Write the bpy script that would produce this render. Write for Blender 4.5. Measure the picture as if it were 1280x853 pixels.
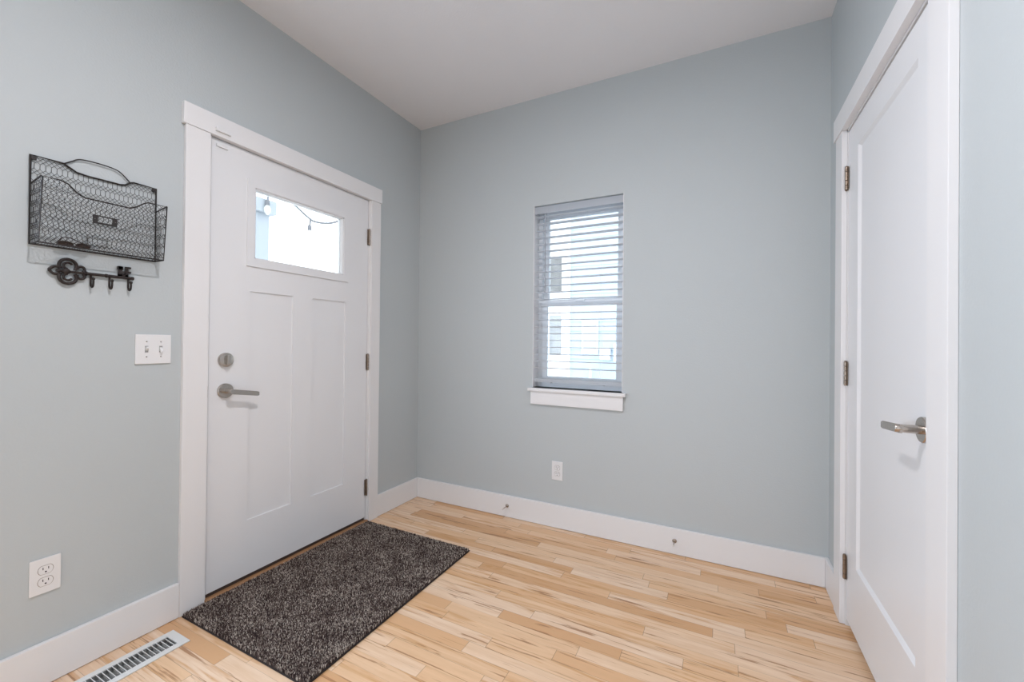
import bpy, bmesh, math, random
import numpy as np
from mathutils import Vector, Matrix

for o in list(bpy.data.objects): bpy.data.objects.remove(o)
random.seed(4)
S = bpy.context.scene
COL = S.collection

# ------------------------------------------------------------ camera
F, YAW, PITCH, ROLL = 515.09, 0.46283, 0.00558, 0.01009
fw = Vector((-math.sin(YAW)*math.cos(PITCH), math.cos(YAW)*math.cos(PITCH), math.sin(PITCH)))
r = Vector((math.cos(YAW), math.sin(YAW), 0)); u = r.cross(fw)
r2 = r*math.cos(ROLL)+u*math.sin(ROLL); u2 = -r*math.sin(ROLL)+u*math.cos(ROLL)
cd = bpy.data.cameras.new('camera'); cam = bpy.data.objects.new('camera', cd); COL.objects.link(cam)
m = Matrix((r2, u2, -fw)).transposed().to_4x4(); m.translation = Vector((2.0181, -2.4484, 1.1604))
cam.matrix_world = m
cd.sensor_width = 36; cd.lens = F/1280*36; cd.shift_x = -1.825/1280; cd.shift_y = -1.483/1280
cd.clip_start = .02; cd.clip_end = 200
S.camera = cam

# ------------------------------------------------------------ world, lamps, exposure
S.view_settings.view_transform = 'Standard'; S.view_settings.look = 'None'
S.view_settings.gamma = 1; S.view_settings.use_curve_mapping = False
S.view_settings.exposure = 0.04
w = bpy.data.worlds.new('overcast_sky'); S.world = w; w.use_nodes = True
nt = w.node_tree; nt.nodes.clear()
wo = nt.nodes.new('ShaderNodeOutputWorld'); bg = nt.nodes.new('ShaderNodeBackground')
tc = nt.nodes.new('ShaderNodeTexCoord'); sx = nt.nodes.new('ShaderNodeSeparateXYZ'); rp = nt.nodes.new('ShaderNodeValToRGB')
nt.links.new(tc.outputs['Generated'], sx.inputs[0]); nt.links.new(sx.outputs[2], rp.inputs[0])
rp.color_ramp.elements[0].color = (.93, .96, 1, 1); rp.color_ramp.elements[1].color = (.82, .91, 1, 1)
nt.links.new(rp.outputs[0], bg.inputs[0]); bg.inputs[1].default_value = 3.2
nt.links.new(bg.outputs[0], wo.inputs[0])

def area(name, loc, rot, sx_, sy_, power, color):
    d = bpy.data.lights.new(name, 'AREA'); d.shape = 'RECTANGLE'; d.size = sx_; d.size_y = sy_
    d.energy = power; d.color = color
    o = bpy.data.objects.new(name, d); o.location = loc; o.rotation_euler = rot; COL.objects.link(o); return o
def lamp(name, loc, rad, power, color):
    d = bpy.data.lights.new(name, 'POINT'); d.energy = power; d.color = color; d.shadow_soft_size = rad
    o = bpy.data.objects.new(name, d); o.location = loc; COL.objects.link(o); return o
REAR = -6.4
area('added_rear_fill', (1.35, REAR+.02, 1.05), (math.radians(90), 0, 0), .8, 1.9, 3, (.90, .94, 1))  # added fill from the rear, standing in an invented patio opening
area('added_left_fill', (.02, -2.68, 1.15), (math.radians(90), 0, math.radians(-90)), 1.2, 1.3, 29, (.62, .79, 1))  # added bluish fill for the right wall, from an unseen invented window
area('added_right_fill', (2.494-.02, -4.2, 1.15), (math.radians(90), 0, math.radians(90)), .9, .9, 4, (.98, .97, 1))  # added neutral fill for the left wall; its window is invented
def disc(name, loc, size, power, color):
    o = area(name, loc, (0, 0, 0), size, size, power, color); o.data.shape = 'DISK'; return o
disc('dome_lamp_light', (1.48, -1.90, 2.66), .10, 25.5, (1, .965, 1))
disc('hall_lamp_light', (1.25, -4.6, 2.66), .13, 3, (1, .96, .96))

# ------------------------------------------------------------ materials
MATS = {}
def mat(name, color, rough=.5, metal=0., var=.03, vscale=6., bump=0., bscale=300., spec=.5, coat=0., stretch=None):
    if name in MATS: return MATS[name]
    mm = bpy.data.materials.new(name); mm.use_nodes = True; n = mm.node_tree; b = n.nodes['Principled BSDF']
    b.inputs['Roughness'].default_value = rough; b.inputs['Metallic'].default_value = metal
    b.inputs['Specular IOR Level'].default_value = spec; b.inputs['Coat Weight'].default_value = coat
    t = n.nodes.new('ShaderNodeTexCoord'); src = t.outputs['Object']
    if stretch:
        mp = n.nodes.new('ShaderNodeMapping'); mp.inputs['Scale'].default_value = stretch
        n.links.new(src, mp.inputs[0]); src = mp.outputs[0]
    no = n.nodes.new('ShaderNodeTexNoise'); no.inputs['Scale'].default_value = vscale; no.inputs['Detail'].default_value = 3
    n.links.new(src, no.inputs['Vector'])
    mx = n.nodes.new('ShaderNodeMix'); mx.data_type = 'RGBA'
    c = color
    mx.inputs[6].default_value = tuple(max(0, v*(1-var)) for v in c)+(1,)
    mx.inputs[7].default_value = tuple(min(1, v*(1+var)) for v in c)+(1,)
    n.links.new(no.outputs[0], mx.inputs[0]); n.links.new(mx.outputs[2], b.inputs['Base Color'])
    if bump:
        nb = n.nodes.new('ShaderNodeTexNoise'); nb.inputs['Scale'].default_value = bscale; nb.inputs['Detail'].default_value = 3
        n.links.new(t.outputs['Object'], nb.inputs['Vector'])
        bp = n.nodes.new('ShaderNodeBump'); bp.inputs['Strength'].default_value = bump; bp.inputs['Distance'].default_value = .002
        n.links.new(nb.outputs[0], bp.inputs['Height']); n.links.new(bp.outputs[0], b.inputs['Normal'])
    MATS[name] = mm; return mm
WALL = mat('sage_wall_paint', (.51, .545, .553), .6, bump=.35, bscale=130, var=.012, vscale=2)
CEIL = mat('ceiling_paint', (.80, .79, .80), .85, bump=.3, bscale=110, var=.01)
TRIM = mat('white_trim_paint', (.80, .79, .79), .38, var=.01)
DOORM = mat('white_door_paint', (.79, .79, .80), .36, var=.01)
PLASTIC = mat('white_plastic', (.79, .785, .785), .35, var=.01)
BLIND = mat('white_blind_slat', (.88, .89, .90), .45, var=.01)
VINYL = mat('white_window_vinyl', (.86, .89, .92), .4, var=.01)
NICKEL = mat('satin_nickel', (.50, .46, .42), .26, metal=1, var=.06, vscale=40)
HINGE = mat('aged_bronze_nickel', (.33, .27, .22), .34, metal=1, var=.15, vscale=60)
IRON = mat('black_wire_iron', (.016, .012, .011), .5, metal=.1, var=.4, vscale=90)
KEYM = mat('dark_bronze_iron', (.022, .014, .012), .42, metal=.25, var=.5, vscale=120, bump=.5, bscale=600)
DARK = mat('dark_void', (.012, .011, .010), .8)
RUBBER = mat('white_rubber', (.72, .70, .68), .6)
OAK = mat('oak_threshold', (.36, .19, .09), .45, var=.25, vscale=9, stretch=(8, 1.2, 8))
SWEEP = mat('brown_door_sweep', (.05, .03, .022), .6, var=.2)
VENT = mat('white_vent_enamel', (.72, .72, .70), .35, var=.02)
DUCT = mat('galvanised_duct', (.34, .34, .33), .5, metal=.2, var=.3, vscale=30)
GOGG = mat('dark_brown_plastic', (.03, .02, .018), .3)
SIDING = mat('pale_blue_siding', (.50, .59, .68), .7, var=.05, vscale=3)
HTRIM = mat('white_house_trim', (.85, .86, .87), .6)
HWIN = mat('grey_house_window', (.22, .22, .22), .3, var=.5, vscale=5)
CONC = mat('pale_concrete', (.80, .80, .80), .85, var=.1, vscale=4)
WAND = mat('smoky_clear_wand', (.36, .38, .41), .25)
CABLE = mat('grey_cable', (.20, .20, .22), .6)
BULB = mat('frosted_bulb_glass', (.80, .80, .78), .25)

def translucent(mm, f):
    n = mm.node_tree; b = n.nodes['Principled BSDF']; o = n.nodes['Material Output']
    tl = n.nodes.new('ShaderNodeBsdfTranslucent'); tl.inputs[0].default_value = (.85, .87, .90, 1); mx = n.nodes.new('ShaderNodeMixShader'); mx.inputs[0].default_value = f
    n.links.new(b.outputs[0], mx.inputs[1]); n.links.new(tl.outputs[0], mx.inputs[2]); n.links.new(mx.outputs[0], o.inputs[0])
translucent(BLIND, .75)
def glass_mat():
    mm = bpy.data.materials.new('window_glass'); mm.use_nodes = True; n = mm.node_tree; n.nodes.clear()
    o = n.nodes.new('ShaderNodeOutputMaterial'); tr = n.nodes.new('ShaderNodeBsdfTransparent'); gl = n.nodes.new('ShaderNodeBsdfGlossy')
    gl.inputs['Roughness'].default_value = .02; tr.inputs[0].default_value = (.95, .97, .97, 1)
    fr = n.nodes.new('ShaderNodeFresnel'); fr.inputs[0].default_value = 1.45; mx = n.nodes.new('ShaderNodeMixShader')
    n.links.new(fr.outputs[0], mx.inputs[0]); n.links.new(tr.outputs[0], mx.inputs[1]); n.links.new(gl.outputs[0], mx.inputs[2])
    n.links.new(mx.outputs[0], o.inputs[0]); return mm
GLASS = glass_mat()

def floor_mat():
    mm = bpy.data.materials.new('maple_strip_floor'); mm.use_nodes = True; n = mm.node_tree; b = n.nodes['Principled BSDF']
    L = n.links.new
    def math_(op, a, b_=None, c_=None):
        q = n.nodes.new('ShaderNodeMath'); q.operation = op
        for i, v in enumerate((a, b_, c_)):
            if v is None: continue
            if isinstance(v, (int, float)): q.inputs[i].default_value = v
            else: L(v, q.inputs[i])
        return q.outputs[0]
    def mixc(f, a, b_, mode='MIX'):
        q = n.nodes.new('ShaderNodeMix'); q.data_type = 'RGBA'; q.blend_type = mode
        for i, v in ((0, f), (6, a), (7, b_)):
            if isinstance(v, tuple): q.inputs[i].default_value = v
            elif isinstance(v, (int, float)): q.inputs[i].default_value = v
            else: L(v, q.inputs[i])
        return q.outputs[2]
    def comb(x, y, z):
        q = n.nodes.new('ShaderNodeCombineXYZ')
        for i, v in enumerate((x, y, z)):
            if isinstance(v, (int, float)): q.inputs[i].default_value = v
            else: L(v, q.inputs[i])
        return q.outputs[0]
    def noise(vec, sc, det=4, rough=.5, dist=0):
        q = n.nodes.new('ShaderNodeTexNoise'); q.inputs['Scale'].default_value = sc; q.inputs['Detail'].default_value = det
        q.inputs['Roughness'].default_value = rough; q.inputs['Distortion'].default_value = dist; L(vec, q.inputs['Vector']); return q.outputs[0]
    def ramp(v, stops):
        q = n.nodes.new('ShaderNodeValToRGB'); cr = q.color_ramp
        while len(cr.elements) < len(stops): cr.elements.new(.5)
        for e, (p_, c_) in zip(cr.elements, stops): e.position = p_; e.color = c_ if len(c_) == 4 else c_+(1,)
        L(v, q.inputs[0]); return q.outputs[0]
    t = n.nodes.new('ShaderNodeTexCoord'); s = n.nodes.new('ShaderNodeSeparateXYZ'); L(t.outputs['Object'], s.inputs[0])
    X, Y = s.outputs[0], s.outputs[1]
    PW = .0572
    yr = math_('DIVIDE', Y, PW); row = math_('FLOOR', yr); fy = math_('FRACT', yr)
    wn = n.nodes.new('ShaderNodeTexWhiteNoise'); wn.noise_dimensions = '2D'; L(comb(row, 3.7, 0), wn.inputs['Vector'])
    sp = n.nodes.new('ShaderNodeSeparateColor'); L(wn.outputs['Color'], sp.inputs[0])
    ln = math_('MULTIPLY_ADD', sp.outputs[1], .75, .38)
    ux = math_('DIVIDE', math_('MULTIPLY_ADD', sp.outputs[0], 9.0, X), ln)
    # irregular butt joints inside a row
    cidx = math_('FLOOR', ux); fx = math_('FRACT', ux)
    w2 = n.nodes.new('ShaderNodeTexWhiteNoise'); w2.noise_dimensions = '3D'; L(comb(row, cidx, 1.3), w2.inputs['Vector'])
    s2 = n.nodes.new('ShaderNodeSeparateColor'); L(w2.outputs['Color'], s2.inputs[0])
    id1, id2, id3 = s2.outputs[0], s2.outputs[1], s2.outputs[2]
    base = ramp(id1, [(0, (.64, .35, .17)), (.10, (.76, .46, .25)), (.24, (.84, .56, .34)), (.42, (.84, .58, .37)), (.6, (.87, .63, .43)), (.82, (.88, .66, .48)), (1, (.90, .70, .53))])
    offx = math_('MULTIPLY_ADD', id2, 40.0, X); offy = math_('MULTIPLY_ADD', id3, 13.0, Y)
    g1 = noise(comb(math_('MULTIPLY', offx, 1.6), math_('MULTIPLY', offy, 22.0), id1), 2.2, 6, .6, .6)
    g2 = noise(comb(math_('MULTIPLY', offx, 5.0), math_('MULTIPLY', offy, 160.0), id2), 2.0, 4, .6, .2)
    g3 = noise(comb(math_('MULTIPLY', offx, 1.1), math_('MULTIPLY', offy, 17.0), id3), 1.6, 3, .5, 1.4)
    col = mixc(ramp(g1, [(.3, (0, 0, 0)), (.72, (1, 1, 1))]), base, (.66, .40, .21, 1))
    q = mixc(.6, base, col)
    col = mixc(math_('MULTIPLY', g2, .16), q, (.62, .36, .19, 1))
    # reddish-brown heart streaks, only on some planks
    st = math_('MULTIPLY', ramp(g3, [(.52, (0, 0, 0)), (.60, (.6, .6, .6)), (.655, (1, 1, 1)), (.665, (.25, .25, .25)), (1, (.1, .1, .1))]), math_('GREATER_THAN', id2, .30))
    col = mixc(math_('MULTIPLY', st, .85), col, (.60, .31, .12, 1))
    ds = noise(comb(math_('MULTIPLY', offx, 1.5), math_('MULTIPLY', offy, 34.0), id2), 2.0, 4, .55, .5)
    dk = math_('MULTIPLY', ramp(ds, [(.60, (0, 0, 0)), (.66, (1, 1, 1))]), .8)
    col = mixc(dk, col, (.33, .14, .05, 1))
    # small knots
    vo = n.nodes.new('ShaderNodeTexVoronoi'); vo.inputs['Scale'].default_value = 1.0
    L(comb(math_('MULTIPLY', offx, 1.9), math_('MULTIPLY', offy, 5.5), 0), vo.inputs['Vector'])
    kn = math_('MULTIPLY', ramp(vo.outputs['Distance'], [(.018, (1, 1, 1)), (.055, (0, 0, 0))]), math_('GREATER_THAN', id3, .45))
    col = mixc(math_('MULTIPLY', kn, .85), col, (.12, .05, .025, 1))
    # seams
    e1 = math_('LESS_THAN', fy, .022); e2 = math_('LESS_THAN', math_('MULTIPLY', fx, ln), .0016)
    seam = math_('MAXIMUM', math_('MULTIPLY', e1, math_('MULTIPLY_ADD', sp.outputs[2], .5, .3)), math_('MULTIPLY', e2, .85))
    col = mixc(math_('MULTIPLY', seam, .8), col, (.17, .085, .04, 1))
    L(col, b.inputs['Base Color'])
    L(math_('MULTIPLY_ADD', g2, .12, .30), b.inputs['Roughness'])
    bp = n.nodes.new('ShaderNodeBump'); bp.inputs['Strength'].default_value = .35; bp.inputs['Distance'].default_value = .0008
    L(math_('SUBTRACT', 1.0, seam), bp.inputs['Height']); L(bp.outputs[0], b.inputs['Normal'])
    return mm
FLOOR = floor_mat()

def rug_mat():
    mm = bpy.data.materials.new('rug_pile'); mm.use_nodes = True; n = mm.node_tree; b = n.nodes['Principled BSDF']
    a = n.nodes.new('ShaderNodeAttribute'); a.attribute_name = 'tuft'; 
    rp_ = n.nodes.new('ShaderNodeValToRGB'); cr = rp_.color_ramp; cr.interpolation = 'CONSTANT'
    st = [(0, (.035, .023, .021)), (.34, (.075, .050, .045)), (.52, (.16, .12, .10)), (.70, (.30, .245, .21)), (.87, (.55, .48, .41))]
    while len(cr.elements) < len(st): cr.elements.new(.5)
    for e, (p_, c_) in zip(cr.elements, st): e.position = p_; e.color = c_+(1,)
    n.links.new(a.outputs['Fac'], rp_.inputs[0]); n.links.new(rp_.outputs[0], b.inputs['Base Color'])
    b.inputs['Roughness'].default_value = .9; b.inputs['Specular IOR Level'].default_value = .15
    return mm
RUG = rug_mat(); RUGB = mat('rug_black_binding', (.02, .014, .013), .85, bump=.4, bscale=500)

# ------------------------------------------------------------ mesh helpers
class MB:
    def __init__(s): s.b = bmesh.new()
    def box(s, x0, x1, y0, y1, z0, z1, bev=0.):
        if x0 > x1: x0, x1 = x1, x0
        if y0 > y1: y0, y1 = y1, y0
        if z0 > z1: z0, z1 = z1, z0
        t = bmesh.new(); bmesh.ops.create_cube(t, size=1)
        for v in t.verts: v.co = Vector(((v.co.x+.5)*(x1-x0)+x0, (v.co.y+.5)*(y1-y0)+y0, (v.co.z+.5)*(z1-z0)+z0))
        if bev: bmesh.ops.bevel(t, geom=list(t.edges), offset=bev, segments=2, affect='EDGES', profile=.6)
        s.merge(t); return s
    def merge(s, t):
        me = bpy.data.meshes.new('t'); t.to_mesh(me); t.free(); s.b.from_mesh(me); bpy.data.meshes.remove(me)
    def tube(s, pts, rad, n=8, closed=False, radii=None):
        pts = [Vector(p) for p in pts]; N = len(pts); rings = []; prev = None
        for i, p in enumerate(pts):
            if closed: d = pts[(i+1) % N]-pts[i-1]
            else: d = pts[min(i+1, N-1)]-pts[max(i-1, 0)]
            d.normalize()
            if prev is None:
                a = Vector((0, 0, 1)) if abs(d.z) < .9 else Vector((1, 0, 0)); a = (a-d*a.dot(d)).normalized()
            else:
                a = prev-d*prev.dot(d); a.normalize()
            prev = a; bb = d.cross(a); rr = radii[i] if radii else rad
            rings.append([s.b.verts.new(p+(a*math.cos(2*math.pi*k/n)+bb*math.sin(2*math.pi*k/n))*rr) for k in range(n)])
        for i in range(N if closed else N-1):
            A, B = rings[i], rings[(i+1) % N]
            for k in range(n): s.b.faces.new((A[k], A[(k+1) % n], B[(k+1) % n], B[k]))
        if not closed:
            s.b.faces.new(list(reversed(rings[0]))); s.b.faces.new(rings[-1])
        return s
    def lathe(s, origin, axis, prof, n=32):   # prof = [(distance along axis, radius)]
        o = Vector(origin); d = Vector(axis).normalized(); a = Vector((0, 0, 1)) if abs(d.z) < .9 else Vector((1, 0, 0))
        a = (a-d*a.dot(d)).normalized(); bb = d.cross(a); rings = []
        for t, rr in prof:
            rings.append([s.b.verts.new(o+d*t+(a*math.cos(2*math.pi*k/n)+bb*math.sin(2*math.pi*k/n))*max(rr, 1e-5)) for k in range(n)])
        for A, B in zip(rings, rings[1:]):
            for k in range(n): s.b.faces.new((A[k], A[(k+1) % n], B[(k+1) % n], B[k]))
        s.b.faces.new(list(reversed(rings[0]))); s.b.faces.new(rings[-1]); return s
    def prism(s, poly, depth):   # closed polygon of 3D points pushed by a vector
        A = [s.b.verts.new(Vector(p)) for p in poly]; B = [s.b.verts.new(Vector(p)+Vector(depth)) for p in poly]
        s.b.faces.new(A); s.b.faces.new(list(reversed(B))); n = len(A)
        for k in range(n): s.b.faces.new((A[k], B[k], B[(k+1) % n], A[(k+1) % n]))
        return s
    def build(s, name, m_, parent=None, smooth=False):
        bmesh.ops.recalc_face_normals(s.b, faces=list(s.b.faces))
        me = bpy.data.meshes.new(name); s.b.to_mesh(me); s.b.free(); me.materials.append(m_)
        if smooth:
            for f in me.polygons: f.use_smooth = True
            me.update()
            try: me.set_sharp_from_angle(angle=math.radians(38))
            except Exception: pass
        o = bpy.data.objects.new(name, me); COL.objects.link(o)
        if parent: 
            o.parent = parent
            q = parent; loc = Vector()
            while q: loc += q.location; q = q.parent
            me.transform(Matrix.Translation(-loc))   # meshes are written in world coordinates
        return o
def tag(o, label=None, cat=None, group=None, kind=None):
    if label: o['label'] = label
    if cat: o['category'] = cat
    if group: o['group'] = group
    if kind: o['kind'] = kind
    return o
def empty(name, loc, label=None, cat=None, group=None, kind=None):
    o = bpy.data.objects.new(name, None); COL.objects.link(o); o.location = loc; o.empty_display_size = .05
    return tag(o, label, cat, group, kind)
def dup(o, delta):
    c = o.copy(); COL.objects.link(c); c.location = o.location+Vector(delta)
    for ch in list(o.children):
        d = ch.copy(); COL.objects.link(d); d.parent = c
        for g in ch.children:
            e = g.copy(); COL.objects.link(e); e.parent = d
    return c
def grid(mb, plane, lo, hi, us, vs, fn):
    """cells of a slab in plane 'x' (u=y,v=z), 'y' (u=x,v=z) or 'z' (u=x,v=y); fn(u,v) -> None for a hole or (lo,hi)"""
    us = sorted(set(us)); vs = sorted(set(vs))
    for a, b_ in zip(us, us[1:]):
        for c, d in zip(vs, vs[1:]):
            f = fn((a+b_)/2, (c+d)/2)
            if f is None: continue
            l, h = (lo, hi) if f is True else f
            if plane == 'x': mb.box(l, h, a, b_, c, d)
            elif plane == 'y': mb.box(a, b_, l, h, c, d)
            else: mb.box(a, b_, c, d, l, h)
    bmesh.ops.remove_doubles(mb.b, verts=list(mb.b.verts), dist=1e-5)
    # drop internal faces shared by two cells
    seen = {}
    for f in mb.b.faces:
        k = tuple(sorted(v.index for v in f.verts)); seen.setdefault(k, []).append(f)
    return mb
def inside(u_, v_, R): return R[0] < u_ < R[1] and R[2] < v_ < R[3]

W, H, T = 2.494, 2.747, .15
D1 = (-1.417, -.503)          # door 1 slab along y
D2 = (-1.075, -.298)          # door 2 slab along y

# ------------------------------------------------------------ shell
VR = (.107, .190, -1.895, -1.602)   # hole for the floor vent
mb = MB(); grid(mb, 'z', -.10, 0, [-.0, VR[0], VR[1], W+.15], [REAR-.15, VR[2], VR[3], .0], lambda a, b_: None if inside(a, b_, VR) else True)
tag(mb.build('floor', FLOOR), 'maple strip wood floor with pale and brown planks', 'floor', kind='structure')
mb = MB().box(-T, W+T, REAR-.15, T, H, H+.12)
tag(mb.build('ceiling', CEIL), 'smooth pale ceiling over the entry', 'ceiling', kind='structure')
H1 = (D1[0]-.012, D1[1]+.012, -.2, 2.075); H3 = (-3.3, -2.06, .5, 1.8); H4 = (-4.7, -3.7, .65, 1.65)  # door hole, then two unseen side openings added for fill light
mb = MB(); grid(mb, 'x', -T, 0, [REAR, H3[0], H3[1], H1[0], H1[1], 0], [-.1, H3[2], H1[3], H3[3], H],
    lambda a, b_: None if (inside(a, b_, H1) or inside(a, b_, H3)) else True)
tag(mb.build('wall_left', WALL), 'sage grey wall holding the front door and wire basket', 'wall', kind='structure')
WN = (.936, 1.513, .868, 2.043)
mb = MB(); grid(mb, 'y', 0, T, [-T, WN[0], WN[1], W+T], [-.1, WN[2], WN[3], H], lambda a, b_: None if inside(a, b_, WN) else True)
tag(mb.build('wall_back', WALL), 'sage grey wall with the narrow window', 'wall', kind='structure')
H2 = (D2[0]-.010, D2[1]+.010, 0, 2.065)
mb = MB(); grid(mb, 'x', W, W+T, [REAR, H4[0], H4[1], H2[0], H2[1], 0], [0, H4[2], H2[3], H4[3], H], lambda a, b_: None if inside(a, b_, H4) else (W+.12, W+T) if inside(a, b_, H2) else True)
tag(mb.build('wall_right', WALL), 'bluish grey wall around the closet door', 'wall', kind='structure')
HR = (.9, 1.8, .02, 2.1)  # unseen rear opening, added and sized for the light it lets in
mb = MB(); grid(mb, 'y', REAR-.15, REAR, [-T, HR[0], HR[1], W+T], [-.1, HR[2], HR[3], H], lambda a, b_: None if inside(a, b_, HR) else True)
tag(mb.build('wall_rear', WALL), 'sage grey wall behind the camera with an added opening for fill light', 'wall', kind='structure')
mb = MB()
for a, b_, c, d in ((.9, .95, .02, 2.1), (1.75, 1.8, .02, 2.1), (.9, 1.8, 1.02, 1.08), (.9, 1.8, .02, .08), (.9, 1.8, 2.04, 2.1)): mb.box(a, b_, REAR-.09, REAR-.04, c, d)
tag(mb.build('added_rear_frame', VINYL), 'white frame of the unseen opening added at the rear for fill light', 'window', kind='structure')  # frame bars for the added rear light opening
def added_opening_frame(name, label, x0, x1, R_):  # frames the unseen side openings that were added for fill light
    a, b_, c, d = R_; mb = MB(); mid = (a+b_)/2
    for p in ((a, a+.05, c, d), (b_-.05, b_, c, d), (mid-.03, mid+.03, c, d), (a, b_, c, c+.05), (a, b_, d-.05, d)): mb.box(x0, x1, *p)
    tag(mb.build(name, VINYL), label, 'window', kind='structure')
added_opening_frame('added_left_frame', 'white frame of the unseen opening added in the left wall for bluish fill', -.10, -.05, H3)
added_opening_frame('added_right_frame', 'white frame of the unseen opening added in the right wall for neutral fill', W+.05, W+.10, H4)

# baseboards
BH, BT = .143, .015
def board(name, label, x0, x1, y0, y1):
    mb = MB().box(x0, x1, y0, y1, .0018, BH, .003); o = mb.build(name, TRIM); tag(o, label, 'baseboard', kind='structure')
board('baseboard_left', 'white baseboard under the wire basket, left of the front door', 0.0003, BT+.003, REAR, -1.5255)
board('baseboard_left_corner', 'short white baseboard between front door and corner', 0.0003, BT, -.4145, -.0003)
board('baseboard_back', 'long white baseboard below the window carrying two door stops', BT, W-BT, -BT, -.0003)
board('baseboard_right_corner', 'short white baseboard between corner and closet door casing', W-BT, W-.0003, -.187, -.0003)
board('baseboard_right', 'white baseboard on the right wall in front of the closet door', W-BT, W-.0003, REAR, -1.1915)
board('baseboard_rear', 'white baseboard at the far end of the hall', BT+.004, .88, REAR+.0003, REAR+BT)

# ------------------------------------------------------------ trims
t1 = empty('trim_1', (0, -.96, 0), 'white craftsman casing framing the front door with a taller head board', 'door casing', kind='structure')
MB().box(.0003, .019, -1.525, -1.432, .0008, 2.063, .0015).build('side_casing', TRIM, t1)
MB().box(.0003, .019, -.492, -.415, .0008, 2.063, .0015).build('side_casing', TRIM, t1)
MB().box(.0003, .0235, -1.536, -.4085, 2.0635, 2.154, .0015).build('head_casing', TRIM, t1)
j = MB()
j.box(-T, .0003, D1[0]-.012, D1[0]-.003, .014, 2.063); j.box(-T, .0003, D1[1]+.003, D1[1]+.012, .014, 2.063); j.box(-T, .0003, D1[0]-.012, D1[1]+.012, 2.0645, 2.0745)
j.box(.0003, .006, -1.432, -1.4235, .014, 2.063); j.box(.0003, .006, -.4975, -.492, .014, 2.063)
j.build('jamb', TRIM, t1)
MB().box(.0006, .0175, -1.4322, -1.4312, .905, .955).build('strike_plate', HINGE, t1)
t2 = empty('trim_2', (W, -.69, 0), 'white craftsman casing framing the closet door on the right', 'door casing', kind='structure')
MB().box(W-.019, W-.0003, -.288, -.188, .0008, 2.063, .0015).build('side_casing', TRIM, t2)
MB().box(W-.019, W-.0003, -1.190, -1.085, .0008, 2.063, .0015).build('side_casing', TRIM, t2)
MB().box(W-.0235, W-.0003, -1.204, -.166, 2.0635, 2.156, .0015).build('head_casing', TRIM, t2)
j = MB()
j.box(W-.0003, W+.12, D2[1]+.0035, D2[1]+.010, .001, 2.063); j.box(W-.0003, W+.12, D2[0]-.010, D2[0]-.0035, .001, 2.063); j.box(W-.0003, W+.12, D2[0]-.010, D2[1]+.010, 2.055, 2.0645)
j.box(W+.040, W+.052, D2[1]-.011, D2[1]+.004, .001, 2.055); j.box(W+.040, W+.052, D2[0]-.004, D2[0]+.011, .001, 2.055)
j.build('jamb', TRIM, t2)
t3 = empty('trim_3', (1.22, 0, .86), 'white window sill board with flat apron below the blinds', 'window sill', kind='structure')
MB().box(.915, 1.536, -.032, .075, .8485, .868, .003).build('sill', TRIM, t3)
MB().box(.932, 1.520, -.018, -.0003, .765, .848, .0015).build('apron', TRIM, t3)
t4 = MB().prism([(-.148, 0, .001), (.020, 0, .001), (.020, 0, .006), (.004, 0, .013), (-.148, 0, .013)], (0, .001, 0))
t4 = MB(); y0, y1 = D1[0]-.011, D1[1]+.011
t4.prism([(-.148, y0, -.09), (-.0005, y0, -.09), (-.0005, y0, .001), (.021, y0, .001), (.021, y0, .005), (.006, y0, .0125), (-.148, y0, .0125)], (0, y1-y0, 0))
tag(t4.build('trim_4', OAK), 'brown wooden threshold strip under the front door', 'threshold', kind='structure')

# ------------------------------------------------------------ doors
FX = -.004
d1 = empty('door_1', (FX, D1[1], .028), 'white front door with small top window and two tall recessed panels', 'door', kind='structure')
LO = (-1.262, -.660, 1.513, 1.930); LG = (-1.226, -.696, 1.552, 1.896)
PA = [(-1.241, -1.017, .292, 1.392), (-.898, -.676, .292, 1.392)]
Z0, Z1 = .030, 2.060
mb = MB(); us = [D1[0], D1[1], LG[0], LG[1]]+[v for p in PA for v in p[:2]]; vs = [Z0, Z1, LG[2], LG[3], .292, 1.392]
grid(mb, 'x', FX-.044, FX, us, vs, lambda a, b_: None if inside(a, b_, LG) else ((FX-.038, FX-.007) if any(inside(a, b_, p) for p in PA) else True))
slab = mb.build('door_slab', DOORM, d1)
mb = MB()
for a, b_, c, d in ((LO[0], LO[1], LG[3], LO[3]), (LO[0], LO[1], LO[2], LG[2]), (LO[0], LG[0], LG[2], LG[3]), (LG[1], LO[1], LG[2], LG[3])):
    mb.box(FX+.0002, FX+.007, a, b_, c, d)
for a, b_, c, d in ((LG[0], LG[1], LG[3]-.006, LG[3]), (LG[0], LG[1], LG[2], LG[2]+.006), (LG[0], LG[0]+.006, LG[2], LG[3]), (LG[1]-.006, LG[1], LG[2], LG[3])):
    mb.box(FX-.040, FX+.002, a, b_, c, d)
mb.build('lite_frame', DOORM, d1)
MB().box(FX-.026, FX-.022, LG[0]+.006, LG[1]-.006, LG[2]+.006, LG[3]-.006).build('glass_pane', GLASS, d1)
MB().box(FX-.042, FX-.004, D1[0]+.004, D1[1]-.004, .0135, Z0).build('door_sweep', SWEEP, d1)
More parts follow.
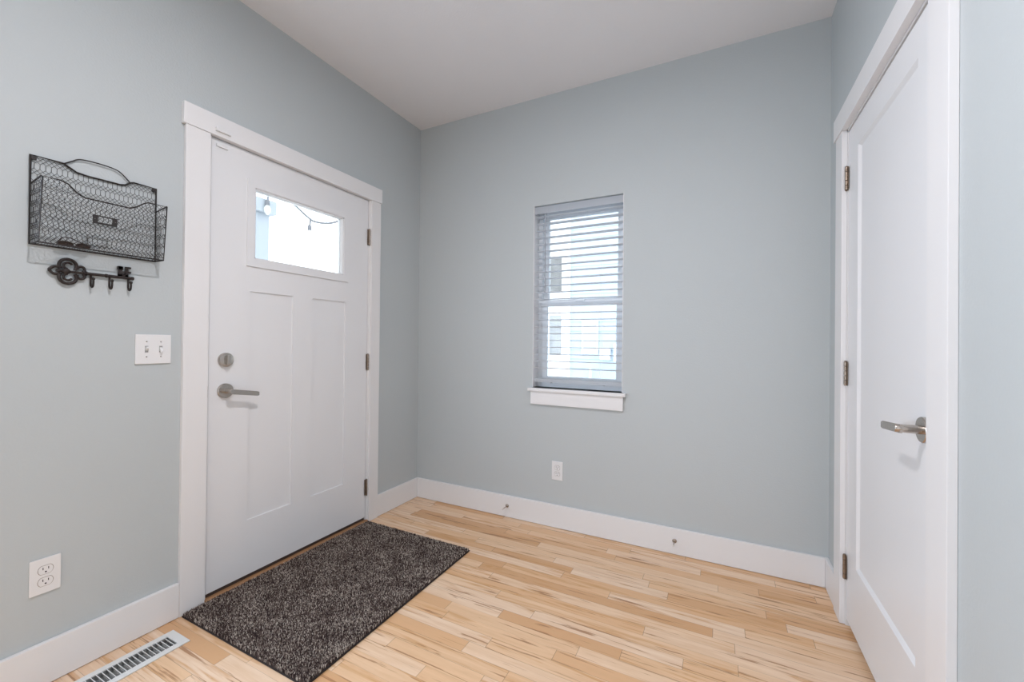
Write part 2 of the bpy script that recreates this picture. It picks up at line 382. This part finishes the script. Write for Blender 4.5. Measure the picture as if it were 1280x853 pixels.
def hinge(parent, x, y, zc, sgn, h=.100):   # sgn +1: room lies towards +x
    mb = MB(); n = 5
    for k in range(n):
        a = zc-h/2+h*k/n+.0007; mb.lathe((x, y, a), (0, 0, 1), [(0, .0052), (.0006, .006), (h/n-.002, .006), (h/n-.0014, .0052)], 16)
    mb.lathe((x, y, zc+h/2), (0, 0, 1), [(0, .0045), (.002, .0055), (.004, .003)], 14); mb.lathe((x, y, zc-h/2), (0, 0, -1), [(0, .0045), (.002, .0055), (.004, .003)], 14)
    hg = mb.build('hinge', HINGE, parent, True)
    l = MB().box(x-.0050*sgn, x-.0035*sgn, y-.013, y+.013, zc-h/2, zc+h/2); l.build('hinge_leaf', HINGE, hg)
for z in (1.824, 1.024, .222): hinge(d1, .0045, D1[1]+.003, z, 1)
# lever set on the front door
def lever(parent, x, y, z, sgn, ydir, drop=0., L=.118):
    h = MB().lathe((x, y, z), (sgn, 0, 0), [(0, .0335), (.009, .0335), (.0115, .0315), (.012, .012)], 40).build('door_handle', NICKEL, parent, True)
    MB().lathe((x+.0118*sgn, y, z), (sgn, 0, 0), [(0, .0115), (.034, .0105), (.050, .0105), (.052, .009)], 24).build('handle_neck', NICKEL, h, True)
    hz = .0112; x1 = x+.040*sgn; x2 = x+.056*sgn; y_a = y-.010*ydir
    mb = MB(); N = 14; top = []; A = []
    for k in range(N+1):       # flat blade, rounded at its end, very slightly curved back to the door
        t = k/N; yy = y_a+(L+.010)*t*ydir; zz = z-drop*t; xo = (x+(.052-.003*t*t)*sgn)
        hw = hz*(1.02-.05*t) if t < .94 else hz*.72
        A.append([mb.b.verts.new((xo+.0034*s_*sgn, yy, zz+hw*q)) for s_, q in ((-1, -1), (-1, 1), (1, 1), (1, -1))])
    for P, Q in zip(A, A[1:]):
        for k in range(4): mb.b.faces.new((P[k], P[(k+1) % 4], Q[(k+1) % 4], Q[k]))
    mb.b.faces.new(A[0]); mb.b.faces.new(A[-1])
    bmesh.ops.recalc_face_normals(mb.b, faces=list(mb.b.faces))
    bmesh.ops.bevel(mb.b, geom=[e for e in mb.b.edges if e.calc_face_angle(0) > 1], offset=.0012, segments=2, affect='EDGES')
    mb.build('lever', NICKEL, h, True)
lever(d1, FX, -1.349, .925, 1, 1, .024, .128)
db = MB().lathe((FX, -1.349, 1.066), (1, 0, 0), [(0, .0325), (.010, .0325), (.014, .030), (.0155, .024), (.016, .010)], 40).build('deadbolt', NICKEL, d1, True)
mb = MB()
mb.box(FX+.016, FX+.034, -1.3555, -1.3425, 1.044, 1.088, .003); mb.build('thumb_turn', NICKEL, db)
MB().box(FX+.0003, FX+.008, -1.400, -1.352, 2.026, 2.040, .002).build('sensor_magnet', PLASTIC, d1)

d2 = empty('door_2', (W, D2[1], .03), 'white closet door with one tall recessed panel and lever handle', 'door', kind='structure')
FX2 = W+.003; P2 = (D2[0]+.112, D2[1]-.125, .292, 1.945)
mb = MB(); grid(mb, 'x', FX2, FX2+.035, [D2[0], D2[1], P2[0], P2[1]], [.030, 2.050, P2[2], P2[3]], lambda a, b_: (FX2+.009, FX2+.026) if inside(a, b_, P2) else True)
mb.build('door_slab', DOORM, d2)
mb = MB(); a, b_, c, d = P2; e = .012
for q in ([(FX2, a, c), (FX2, b_, c), (FX2+.009, b_-e, c+e), (FX2+.009, a+e, c+e)], [(FX2, a, d), (FX2, b_, d), (FX2+.009, b_-e, d-e), (FX2+.009, a+e, d-e)],
          [(FX2, a, c), (FX2, a, d), (FX2+.009, a+e, d-e), (FX2+.009, a+e, c+e)], [(FX2, b_, c), (FX2, b_, d), (FX2+.009, b_-e, d-e), (FX2+.009, b_-e, c+e)]):
    mb.b.faces.new([mb.b.verts.new(v) for v in q])
bmesh.ops.remove_doubles(mb.b, verts=list(mb.b.verts), dist=1e-5); mb.build('panel_moulding', DOORM, d2)
for z in (1.857, 1.045, .243): hinge(d2, W-.0045, D2[1]+.002, z, -1, .096)
lever(d2, FX2, -1.022, .944, -1, 1, .014, .142)

# contact sensor on the head casing
MB_ = MB().box(.0237, .034, -1.418, -1.356, 2.082, 2.098, .002); tag(MB_.build('door_sensor', PLASTIC), 'small white alarm contact on the front door head casing', 'sensor')

# ------------------------------------------------------------ window
w1 = empty('window_1', (1.22, .09, .868), 'narrow white single hung window with upper and lower sash', 'window', kind='structure')
def frame(x0, x1, z0, z1, y0, y1, l, rr, b_, t_):
    mb = MB(); mb.box(x0, x0+l, y0, y1, z0, z1); mb.box(x1-rr, x1, y0, y1, z0, z1); mb.box(x0+l, x1-rr, y0, y1, z0, z0+b_); mb.box(x0+l, x1-rr, y0, y1, z1-t_, z1); return mb
frame(WN[0], WN[1], WN[2], WN[3], .085, .149, .028, .028, .025, .03).build('window_frame', VINYL, w1)
ls = frame(WN[0]+.028, WN[1]-.028, WN[2]+.025, 1.440, .088, .112, .036, .030, .045, .036).build('lower_sash', VINYL, w1)
us_ = frame(WN[0]+.028, WN[1]-.028, 1.400, WN[3]-.03, .118, .142, .034, .030, .034, .034).build('upper_sash', VINYL, w1)
MB().box(1.0, 1.458, .098, .102, .935, 1.405).build('glass_pane', GLASS, ls)
MB().box(.997, 1.458, .128, .132, 1.432, 1.98).build('glass_pane', GLASS, us_)
MB().box(1.195, 1.255, .078, .0878, 1.425, 1.438, .002).build('sash_lock', VINYL, ls)
MB().box(WN[0]+.0005, WN[0]+.004, .0005, .0845, WN[2]+.002, WN[3]-.0005).build('side_return', TRIM, w1)
MB().box(WN[1]-.004, WN[1]-.0005, .0005, .0845, WN[2]+.002, WN[3]-.0005).build('side_return', TRIM, w1)

# blinds
bl = empty('window_blinds', (1.225, .03, 2.04), 'white two inch slat blinds hanging open in the narrow window', 'blinds')
BX0, BX1, BY0, BY1 = .946, 1.505, .008, .058
MB().box(BX0, BX1, BY0+.004, BY1, 2.000, 2.036, .002).build('headrail', BLIND, bl)
MB().box(BX0-.003, BX1+.002, BY0-.004, BY0+.0035, 1.992, 2.0365, .002).build('valance', BLIND, bl)
sl = None; nz = 0; z = 1.972
while z > .95:
    if sl is None:
        mb = MB(); N = 6; rows = []
        for k in range(N+1):
            t = k/N; yy = BY0+(BY1-BY0)*t; zz = z+.0022*(1-(2*t-1)**2)
            rows.append([mb.b.verts.new((xx, yy, zz+q)) for xx in (BX0+.002, BX1-.002) for q in (0, .0026)])
        for A, B in zip(rows, rows[1:]):
            mb.b.faces.new((A[0], B[0], B[2], A[2])); mb.b.faces.new((A[1], A[3], B[3], B[1])); mb.b.faces.new((A[0], A[1], B[1], B[0])); mb.b.faces.new((A[2], B[2], B[3], A[3]))
        mb.b.faces.new((rows[0][0], rows[0][2], rows[0][3], rows[0][1])); mb.b.faces.new((rows[-1][0], rows[-1][1], rows[-1][3], rows[-1][2]))
        sl = mb.build('slat', BLIND, bl); z_first = z
    else:
        c = sl.copy(); COL.objects.link(c); c.parent = bl; c.location = (0, 0, z-z_first)
    z -= .0445
MB().box(BX0, BX1, BY0, BY1, .905, .927, .003).build('bottom_rail', BLIND, bl)
for x in (1.035, 1.375):
    for y in (BY0-.001, BY1+.001): MB().tube([(x, y, 2.0), (x, y, .925)], .0007, 5).build('ladder_cord', BLIND, bl)
    MB().lathe((x+.02, (BY0+BY1)/2-.005, .905), (0, 0, -1), [(0, .007), (.004, .007), (.006, .004)], 14).build('cord_plug', BLIND, bl)
wd = MB().tube([(1.018, -.003, 1.985), (1.018, -.005, 1.95), (1.020, -.005, 1.478)], .0032, 8).build('tilt_wand', WAND, bl, True)
MB().tube([(1.036, -.004, 1.985), (1.036, -.004, 1.50)], .0012, 6).lathe((1.036, -.004, 1.50), (0, 0, -1), [(0, .002), (.004, .0045), (.025, .006), (.028, .003)], 12).build('pull_cord', BLIND, bl)

# ------------------------------------------------------------ electrical plates
def outlet(name, wall, c, label):
    """wall 'left': plane x=0 facing +x; 'back': plane y=0 facing -y; c = (along, z)"""
    def P(a, n_, z_): return (n_, c[0]+a, c[1]+z_) if wall == 'left' else (c[0]+a, -n_, c[1]+z_)
    e_ = empty(name, P(0, 0, 0), label, 'outlet', 'duplex wall outlets')
    def bx(a0, a1, n0, n1, z0, z1, bev=0):
        p, q = P(a0, n0, z0), P(a1, n1, z1); return MB().box(p[0], q[0], p[1], q[1], p[2], q[2], bev)
    bx(-.0365, .0365, .0004, .0065, -.0585, .0585, .0022).build('cover_plate', PLASTIC, e_)
    nrm = (1, 0, 0) if wall == 'left' else (0, -1, 0)
    for s_ in (1, -1):
        zc = .0195*s_
        mb = MB(); pts = []
        for k in range(40):
            t = 2*math.pi*k/40; a = .0172*math.cos(t); zz = max(-.0135, min(.0135, .0172*math.sin(t)))
            pts.append(P(a, .0066, zc+zz))
        mb.prism(pts, tuple(.0016*v for v in nrm)); rc = mb.build('receptacle', PLASTIC, e_)
        # outline gap
        g = MB(); ring = [P(.0181*math.cos(2*math.pi*k/40), .0066, zc+max(-.0144, min(.0144, .0181*math.sin(2*math.pi*k/40)))) for k in range(40)]
        g.tube(ring, .0006, 5, closed=True); g.build('receptacle_gap', HINGE, rc)
        for a in (-.0064, .0064):
            bx(a-.0010, a+.0010, .0075, .0085, zc+.001, zc+.0085).build('slot', DARK, rc)
        MB().lathe(P(0, .0078, zc-.0065), nrm, [(0, .0025), (.0007, .0025)], 12).build('slot', DARK, rc)
    MB().lathe(P(0, .0060, 0), nrm, [(0, .003), (.0012, .0025)], 12).build('screw', PLASTIC, e_)
    return e_
outlet('wall_outlet', 'left', (-1.906, .364), 'white duplex outlet low on the left wall above the floor vent')
outlet('wall_outlet', 'back', (1.115, .355), 'white duplex outlet on the back wall below the window')
sw = empty('light_switch', (0, -1.620, 1.118), 'white double toggle switch plate left of the front door', 'light switch')
MB().box(.0004, .0065, -1.678, -1.562, 1.060, 1.176, .0022).build('cover_plate', PLASTIC, sw)
for y, s_ in ((-1.643, 1), (-1.597, -1)):
    MB().box(.0063, .0068, y-.0055, y+.0055, 1.105, 1.131).build('toggle_slot', DUCT, sw)
    mb = MB(); mb.prism([(.0068, y-.004, 1.112), (.0068, y-.004, 1.125), (.018, y-.004, 1.1205+.008*s_), (.018, y-.004, 1.1135+.008*s_)], (0, .008, 0)); mb.build('toggle', PLASTIC, sw)
    for z in (1.088, 1.148): MB().lathe((.006, y, z), (1, 0, 0), [(0, .003), (.0014, .0024)], 12).build('screw', NICKEL, sw)

# ------------------------------------------------------------ wire mail basket
bk = empty('wire_mail_basket', (0, -1.785, 1.465), 'black wire mesh mail basket with label holder hung on the wall', 'basket')
XB = .006
BACKP = [(-1.955, 1.757), (-1.880, 1.757), (-1.864, 1.748), (-1.847, 1.738), (-1.820, 1.735), (-1.730, 1.736), (-1.715, 1.740), (-1.702, 1.752), (-1.690, 1.757), (-1.620, 1.757)]
FRONTP = [(-1.950, 1.674), (-1.908, 1.674), (-1.892, 1.668), (-1.870, 1.646), (-1.850, 1.636), (-1.730, 1.636), (-1.710, 1.648), (-1.692, 1.664), (-1.680, 1.671), (-1.620, 1.673)]
ZB = 1.466; XFT, XFB = .092, .072
def interp(P, y):
    for (a, b_), (c, d) in zip(P, P[1:]):
        if a <= y <= c: return b_+(d-b_)*(y-a)/(c-a)
    return P[0][1] if y < P[0][0] else P[-1][1]
def fx(z): return XFB+(XFT-XFB)*(z-ZB)/(1.674-ZB)
def mesh_segments(u0, u1, v0, vmax, s_=.0130, hv=.0160, hd=.0205):
    """chicken-wire pattern: short verticals, then a crossing diamond band"""
    out = []; n = int((u1-u0)/s_)+2; v = v0-.006; odd = 0
    while v < vmax:
        for k in range(-3, n+3):
            a = u0+(k+.5*odd)*s_
            out.append(((a, v), (a, v+hv)))
            out.append(((a, v+hv), (a+1.5*s_, v+hv+hd))); out.append(((a, v+hv), (a-1.5*s_, v+hv+hd)))
        v += hv+hd; odd = 1-odd
    return out
def clip_line(p, q, u0, u1, v0, top, n=10):
    runs = []; cur = []
    for k in range(n+1):
        t = k/n; a = p[0]+(q[0]-p[0])*t; b_ = p[1]+(q[1]-p[1])*t
        if u0 <= a <= u1 and v0 <= b_ <= top(a): cur.append((a, b_))
        else:
            if len(cur) > 1: runs.append((cur[0], cur[-1]))
            cur = []
    if len(cur) > 1: runs.append((cur[0], cur[-1]))
    return runs
def mesh_panel(name, u0, u1, v0, top, vmax, mapf, parent):
    mb = MB()
    for p, q in mesh_segments(u0, u1, v0, vmax):
        for a, b_ in clip_line(p, q, u0, u1, v0, top): mb.tube([mapf(*a), mapf(*b_)], .00062, 4)
    return mb.build(name, IRON, parent)
mesh_panel('back_mesh', -1.953, -1.622, ZB, lambda y: interp(BACKP, y), 1.76, lambda a, b_: (XB, a, b_), bk)
mesh_panel('front_mesh', -1.950, -1.620, ZB, lambda y: interp(FRONTP, y), 1.68, lambda a, b_: (fx(b_), a, b_), bk)
for y in (-1.9525, -1.6205):
    mesh_panel('side_mesh', XB, .092, ZB, lambda a: 1.664+.010*a/.09 if a <= .092 else 0, 1.68,
               lambda a, b_, y=y: (XB+(a-XB)*(fx(b_)-XB)/(.092-XB), y, b_), bk)
mesh_panel('bottom_mesh', -1.950, -1.620, XB, lambda y: XFB, .08, lambda a, b_: (b_, a, ZB), bk)
fr = MB()
bp3 = [(XB, y, z) for y, z in BACKP]
fr.tube([(XB, -1.955, ZB)]+bp3+[(XB, -1.620, ZB)], .0030, 8, closed=True)
fr.tube([(fx(z), y, z) for y, z in [(-1.951, ZB)]+FRONTP+[(-1.620, ZB)]], .0024, 8, closed=True)
for y in (-1.953, -1.6205):
    fr.tube([(XB, y, 1.664), (XFT, y, 1.674)], .0022, 8); fr.tube([(XB, y, ZB), (XFB, y, ZB)], .0022, 8)
fr.build('frame', IRON, bk, True)
def smooth(pts, n=6):
    P = [Vector(p) for p in pts]; out = []
    for i in range(len(P)-1):
        a, b_, c, d = P[max(i-1, 0)], P[i], P[i+1], P[min(i+2, len(P)-1)]
        for k in range(n):
            t = k/n; out.append(.5*((2*b_)+(c-a)*t+(2*a-5*b_+4*c-d)*t*t+(3*b_-a-3*c+d)*t**3))
    out.append(P[-1]); return out
MB().tube(smooth([(.007, -1.878, 1.757), (.008, -1.860, 1.771), (.009, -1.838, 1.786), (.009, -1.790, 1.790), (.009, -1.748, 1.787), (.009, -1.728, 1.778), (.008, -1.703, 1.754)]), .0022, 8).build('handle', IRON, bk, True)
for y in (-1.948, -1.628): MB().box(.0045, .0095, y-.006, y+.006, 1.742, 1.755, .001).build('mounting_tab', IRON, bk)
lb = MB(); lx = fx(1.573)+.0015; y0, y1, z0, z1 = -1.829, -1.765, 1.557, 1.587
lb.box(lx, lx+.0025, y0, y0+.013, z0, z1); lb.box(lx, lx+.0025, y1-.013, y1, z0, z1); lb.box(lx, lx+.0025, y0+.013, y1-.013, z0, z0+.006); lb.box(lx, lx+.0025, y0+.013, y1-.013, z1-.004, z1)
lh = lb.build('label_holder', IRON, bk)
for y in (y0+.005, y1-.005): MB().lathe((lx+.0026, y, 1.573), (1, 0, 0), [(0, .0018), (.001, .0012)], 10).build('rivet', NICKEL, lh)

# folded eyeglasses lying in the basket
eg = empty('folded_eyeglasses', (.040, -1.855, ZB+.002), 'dark folded eyeglasses lying on the bottom of the wire basket', 'eyeglasses')
zb = ZB+.0035
for y in (-1.880, -1.836):
    q = [(.034+.003*math.sin(2*math.pi*k/20), y+.018*math.cos(2*math.pi*k/20), zb+.0095+.008*math.sin(2*math.pi*k/20)) for k in range(20)]
    MB().tube(q, .0017, 6, closed=True).build('rim', GOGG, eg, True)
    MB().prism(q, (.0008, 0, 0)).build('lens', GOGG, eg)
MB().tube([(.034, -1.863, zb+.012), (.034, -1.858, zb+.015), (.034, -1.853, zb+.012)], .0016, 6).build('bridge', GOGG, eg, True)
MB().tube(smooth([(.036, -1.898, zb+.012), (.044, -1.890, zb+.027), (.046, -1.872, zb+.029), (.046, -1.845, zb+.018), (.046, -1.825, zb+.012)]), .0015, 6).build('temple', GOGG, eg, True)
MB().tube(smooth([(.036, -1.818, zb+.012), (.050, -1.835, zb+.010), (.052, -1.860, zb+.003), (.052, -1.885, zb+.006)]), .0015, 6).build('temple', GOGG, eg, True)

# ------------------------------------------------------------ key rack
kr = empty('key_hook_rack', (0, -1.80, 1.39), 'dark iron wall rack shaped like an ornate old key with three hooks', 'key rack')
kx = .010; KZ = 1.3885
def arc(cy, cz, rr, a0, a1, n=18, x=kx): return [(x, cy+rr*math.cos(math.radians(a0+(a1-a0)*k/n)), cz+rr*math.sin(math.radians(a0+(a1-a0)*k/n))) for k in range(n+1)]
bw = MB()
for s_ in (1, -1):
    bw.tube(arc(-1.866, KZ+s_*.0205, .0215, s_*-38, s_*205), .0050, 8)          # big lobe
    bw.tube(arc(-1.866, KZ+s_*.0195, .0105, s_*20, s_*265, 14), .0036, 8)      # inner scroll
    bw.tube(arc(-1.8335, KZ+s_*.0120, .0095, s_*-60, s_*200, 12), .0044, 8)    # small lobe by the shank
    bw.tube(smooth([(kx, -1.888, KZ+s_*.012), (kx, -1.899, KZ+s_*.0125), (kx, -1.9085, KZ+s_*.004), (kx, -1.910, KZ)]), .0044, 8)
    bw.tube([(kx, -1.892, KZ+s_*.002), (kx, -1.880, KZ+s_*.012)], .0026, 6)
bw.tube([(kx, -1.885, KZ), (kx, -1.820, KZ)], .0040, 8)
bw.lathe((kx-.006, -1.870, KZ), (1, 0, 0), [(0, .010), (.009, .010), (.012, .007), (.013, .002)], 20)
bw.lathe((kx-.006, -1.889, KZ), (1, 0, 0), [(0, .0055), (.009, .0055), (.011, .003)], 14)
bw.build('bow', KEYM, kr, True)
MB().lathe((kx, -1.828, KZ), (0, 1, 0), [(0, .0055), (.006, .0055), (.007, .0078), (.010, .0078), (.011, .0055), (.014, .0052), (.058, .0050), (.059, .0068), (.064, .0068), (.065, .0050), (.068, .0055), (.132, .0050), (.133, .0066), (.139, .0066), (.141, .004)], 18).build('shaft', KEYM, kr, True)
bt_ = MB()
bt_.box(.006, .014, -1.7335, -1.7230, KZ+.003, 1.4300); bt_.box(.006, .014, -1.7360, -1.7200, 1.4180, 1.4290); bt_.box(.006, .014, -1.7230, -1.7120, 1.4030, 1.4120)
bt_.box(.006, .014, -1.7140, -1.7050, KZ+.003, 1.4300); bt_.box(.006, .014, -1.7050, -1.6970, 1.4230, 1.4300); bt_.box(.006, .014, -1.7050, -1.6970, 1.4060, 1.4130)
bt_.box(.006, .014, -1.7335, -1.7050, KZ+.003, 1.3995)
bt_.build('bit', KEYM, kr)
for y in (-1.8065, -1.7560, -1.7020):
    MB().tube(smooth([(.006, y, KZ-.004), (.0055, y, KZ-.022), (.0065, y, KZ-.038), (.014, y, KZ-.047), (.024, y, KZ-.044), (.0275, y, KZ-.032), (.027, y, KZ-.020)], 5), .0031, 10).lathe(
        (.027, y, KZ-.023), (0, 0, 1), [(0, .002), (.002, .0045), (.005, .0052), (.008, .0045), (.010, .002)], 14).build('hook', KEYM, kr, True)

# ------------------------------------------------------------ rug
RX0, RX1, RY0, RY1 = .026, .792, -1.520, -.506
rg = empty('door_mat', (RX0, RY0, 0), 'dark brown flecked pile mat lying in front of the front door', 'rug')
MB().box(RX0, RX1, RY0, RY1, .0008, .0075, .002).build('backing', RUGB, rg)
def pile():
    sp_ = .0031; nx = int((RX1-RX0-.006)/sp_); ny = int((RY1-RY0-.006)/sp_); rs = np.random.RandomState(3)
    gx, gy = np.meshgrid(np.arange(nx)*sp_+RX0+.004, np.arange(ny)*sp_+RY0+.004); n = gx.size
    cx = gx.ravel()+rs.uniform(-.001, .001, n); cy = gy.ravel()+rs.uniform(-.001, .001, n)
    r_ = rs.uniform(.0014, .0022, n); h = rs.uniform(.0085, .0135, n); th = rs.uniform(0, 6.28, n)
    tx = rs.uniform(-.0022, .0022, n); ty = rs.uniform(-.0022, .0022, n)
    V = np.zeros((n, 6, 3))
    for k in range(3):
        a = th+2*math.pi*k/3
        V[:, k] = np.stack([cx+r_*np.cos(a), cy+r_*np.sin(a), np.full(n, .006)], 1)
        V[:, k+3] = np.stack([cx+tx+.75*r_*np.cos(a), cy+ty+.75*r_*np.sin(a), .006+h+rs.uniform(-.001, .001, n)], 1)
    V[:, :, 0] -= RX0; V[:, :, 1] -= RY0
    base = np.arange(n)[:, None]*6
    tris = np.array([[0, 1, 4], [0, 4, 3], [1, 2, 5], [1, 5, 4], [2, 0, 3], [2, 3, 5], [3, 4, 5]])
    Fc = (base[:, None, :]+tris[None]).reshape(-1, 3)
    me = bpy.data.meshes.new('pile'); me.vertices.add(n*6); me.vertices.foreach_set('co', V.ravel())
    nf = len(Fc); me.loops.add(nf*3); me.loops.foreach_set('vertex_index', Fc.ravel().astype(np.int32))
    me.polygons.add(nf); me.polygons.foreach_set('loop_start', np.arange(nf, dtype=np.int32)*3)
    me.update(calc_edges=True); me.validate()
    # fleck value per tuft, loosely clumped
    cl = .05*np.sin(cx*23+3*np.sin(cy*17))+.05*np.sin(cy*31+2*np.cos(cx*19))
    val = np.clip(rs.uniform(0, 1, n)+cl, 0, .999)
    at = me.attributes.new('tuft', 'FLOAT', 'POINT'); at.data.foreach_set('value', np.repeat(val, 6).astype(np.float32))
    me.materials.append(RUG); o = bpy.data.objects.new('pile', me); COL.objects.link(o); o.parent = rg; o['kind'] = 'stuff'
pile()

# ------------------------------------------------------------ floor vent
fv = empty('floor_vent', (.148, -1.75, 0), 'white metal floor register with narrow louvers beside the mat', 'vent')
vo_ = (.087, .210, -1.920, -1.577); vi = (.112, .185, -1.890, -1.607)
mb = MB()
for a, b_, c, d in ((vo_[0], vo_[1], vo_[2], vi[2]), (vo_[0], vo_[1], vi[3], vo_[3]), (vo_[0], vi[0], vi[2], vi[3]), (vi[1], vo_[1], vi[2], vi[3])):
    mb.box(a, b_, c, d, .0006, .0045)
mb.build('faceplate', VENT, fv)
mb = MB(); a0, a1, b0, b1 = VR[0]+.001, VR[1]-.001, VR[2]+.001, VR[3]-.001
mb.box(a0, a0+.002, b0, b1, -.085, .0004); mb.box(a1-.002, a1, b0, b1, -.085, .0004); mb.box(a0, a1, b0, b0+.002, -.085, .0004); mb.box(a0, a1, b1-.002, b1, -.085, .0004); mb.box(a0, a1, b0, b1, -.087, -.085)
mb.build('duct_box', DUCT, fv)
lv = None; k = 0; y = vi[3]-.0105
while y > vi[2]+.004:
    if lv is None:
        lv = MB().prism([(vi[0], y, .004), (vi[0], y+.0024, .004), (vi[0], y+.0070, -.008), (vi[0], y+.0055, -.008)], (vi[1]-vi[0], 0, 0)).build('louver', VENT, fv); yf = y
    else:
        c = lv.copy(); COL.objects.link(c); c.parent = fv; c.location = (0, y-yf, 0)
    y -= .0140
mb = MB()
for k in range(3): mb.prism([(.110+.019*k, -1.889, -.016), (.129+.019*k, -1.889, -.022), (.129+.019*k, -1.889, -.024), (.110+.019*k, -1.889, -.018)], (0, .28, 0))
mb.build('damper', DUCT, fv)

# ------------------------------------------------------------ door stops
def stop(x, label):
    s_ = empty('door_stop', (x, -BT, .076), label, 'door stop', 'door stops on the back baseboard')
    MB().lathe((x, -BT-.0003, .076), (0, -1, 0), [(0, .0115), (.003, .0115), (.006, .009), (.008, .0045)], 20).build('base', HINGE, s_, True)
    MB().lathe((x, -BT-.008, .076), (0, -1, 0), [(0, .0032), (.052, .0030)], 12).build('rod', NICKEL, s_, True)
    MB().lathe((x, -BT-.058, .076), (0, -1, 0), [(0, .0040), (.002, .0055), (.010, .0055), (.013, .004)], 16).build('rubber_tip', RUBBER, s_, True)
stop(.770, 'small bronze door stop on the baseboard left of the window outlet')
stop(1.806, 'small bronze door stop on the baseboard nearer the closet door')

# ------------------------------------------------------------ ceiling lights above and behind the camera
for (x, y), lab in (((1.48, -1.90), 'round ceiling lamp above the camera in the entry'), ((1.25, -4.6), 'round ceiling lamp further down the hall')):
    c_ = empty('ceiling_lamp', (x, y, H), lab, 'ceiling lamp')
    MB().lathe((x, y, H-.0005), (0, 0, -1), [(0, .090), (.012, .090), (.030, .080), (.060, .078), (.061, .07)], 40).build('canopy', NICKEL, c_, True)

# ------------------------------------------------------------ outdoors
mb = MB().box(-9, -.155, -9, 12, -.40, -.15); mb.box(-.155, 9, .155, 12, -.40, -.15)
tag(mb.build('ground', CONC), 'pale concrete ground outside the house', 'ground', kind='structure')
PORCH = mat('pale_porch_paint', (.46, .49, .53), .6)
pc = empty('porch_column', (-1.8, -.17, -.15), 'white square porch column seen through the front door glass', 'column')
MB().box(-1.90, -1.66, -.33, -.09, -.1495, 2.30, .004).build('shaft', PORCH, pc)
MB().box(-1.86, -1.655, -.235, -.225, .2, 2.28).build('corner_board', SIDING, pc)
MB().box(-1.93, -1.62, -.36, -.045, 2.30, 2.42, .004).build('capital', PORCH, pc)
sg = empty('string_lights', (-1.55, .3, 2.4), 'string of outdoor bulbs on a drooping cable beyond the door glass', 'string lights')
MB().tube(smooth([(-1.60, -.36, 2.42), (-1.60, -.264, 2.50), (-1.60, -.135, 2.50), (-1.60, .0, 2.49), (-1.60, .13, 2.435), (-1.60, .24, 2.375), (-1.60, .331, 2.344), (-1.60, .50, 2.37), (-1.60, .66, 2.449), (-1.60, .9, 2.60)]), .0095, 6).build('cable', CABLE, sg, True)
for y, z in ((-.135, 2.470), (.29, 2.352)):
    so = MB().tube([(-1.60, y, z+.01), (-1.60, y-.01, z-.06)], .008, 6).lathe((-1.60, y-.012, z-.055), (0, 0, -1), [(0, .006), (.01, .016), (.05, .020), (.055, .018)], 16).build('socket', CABLE, sg, True)
    MB().lathe((-1.60, y-.012, z-.110), (0, 0, -1), [(0, .014), (.03, .028), (.06, .026), (.085, .008)], 20).build('bulb', BULB, so, True)
# neighbour house beyond the back window
nh = empty('neighbour_house', (0, 4.0, -.15), 'pale blue lap sided house with white trims beyond the window blinds', 'house')
mb = MB()
z = -.15
while z < 5.4:
    mb.prism([(-.16, 4.0, z), (-.16, 3.985, z+.002), (-.16, 3.997, z+.15), (-.16, 4.0, z+.15)], (4.2, 0, 0)); z += .15
mb.box(-.16, 4.04, 4.0, 4.1, -.15, 5.4); mb.build('siding', SIDING, nh)
MB().box(-.30, -.16, 3.95, 4.1, -.15, 5.4).build('corner_board', HTRIM, nh)
MB().box(-2.6, -.30, 4.10, 4.2, -.15, 5.4).build('side_wall', HTRIM, nh)
for x0, x1, z0, z1 in ((-.56, -.32, 2.02, 2.60), (-.56, -.32, .95, 1.62)):
    wv = MB().box(x0, x1, 4.085, 4.0995, z0, z1).build('house_window', HWIN, nh)
wv = MB().box(.04, .31, 3.965, 3.984, .98, 1.52).build('window_trim', HTRIM, nh)
MB().box(.075, .275, 3.958, 3.9645, 1.02, 1.48).build('pane', mat('pale_reflecting_pane', (.55, .57, .60), .2, var=.2, vscale=6), wv)
ub = MB().box(.36, .51, 3.86, 3.984, .90, 1.08, .01).build('utility_box', HTRIM, nh)
MB().tube([(.585, 3.93, 1.15), (.585, 3.93, .88)], .025, 10).build('conduit', HTRIM, nh, True)
MB().tube([(.20, 3.93, .75), (.20, 3.93, -.149)], .02, 10).build('conduit', HTRIM, nh, True)
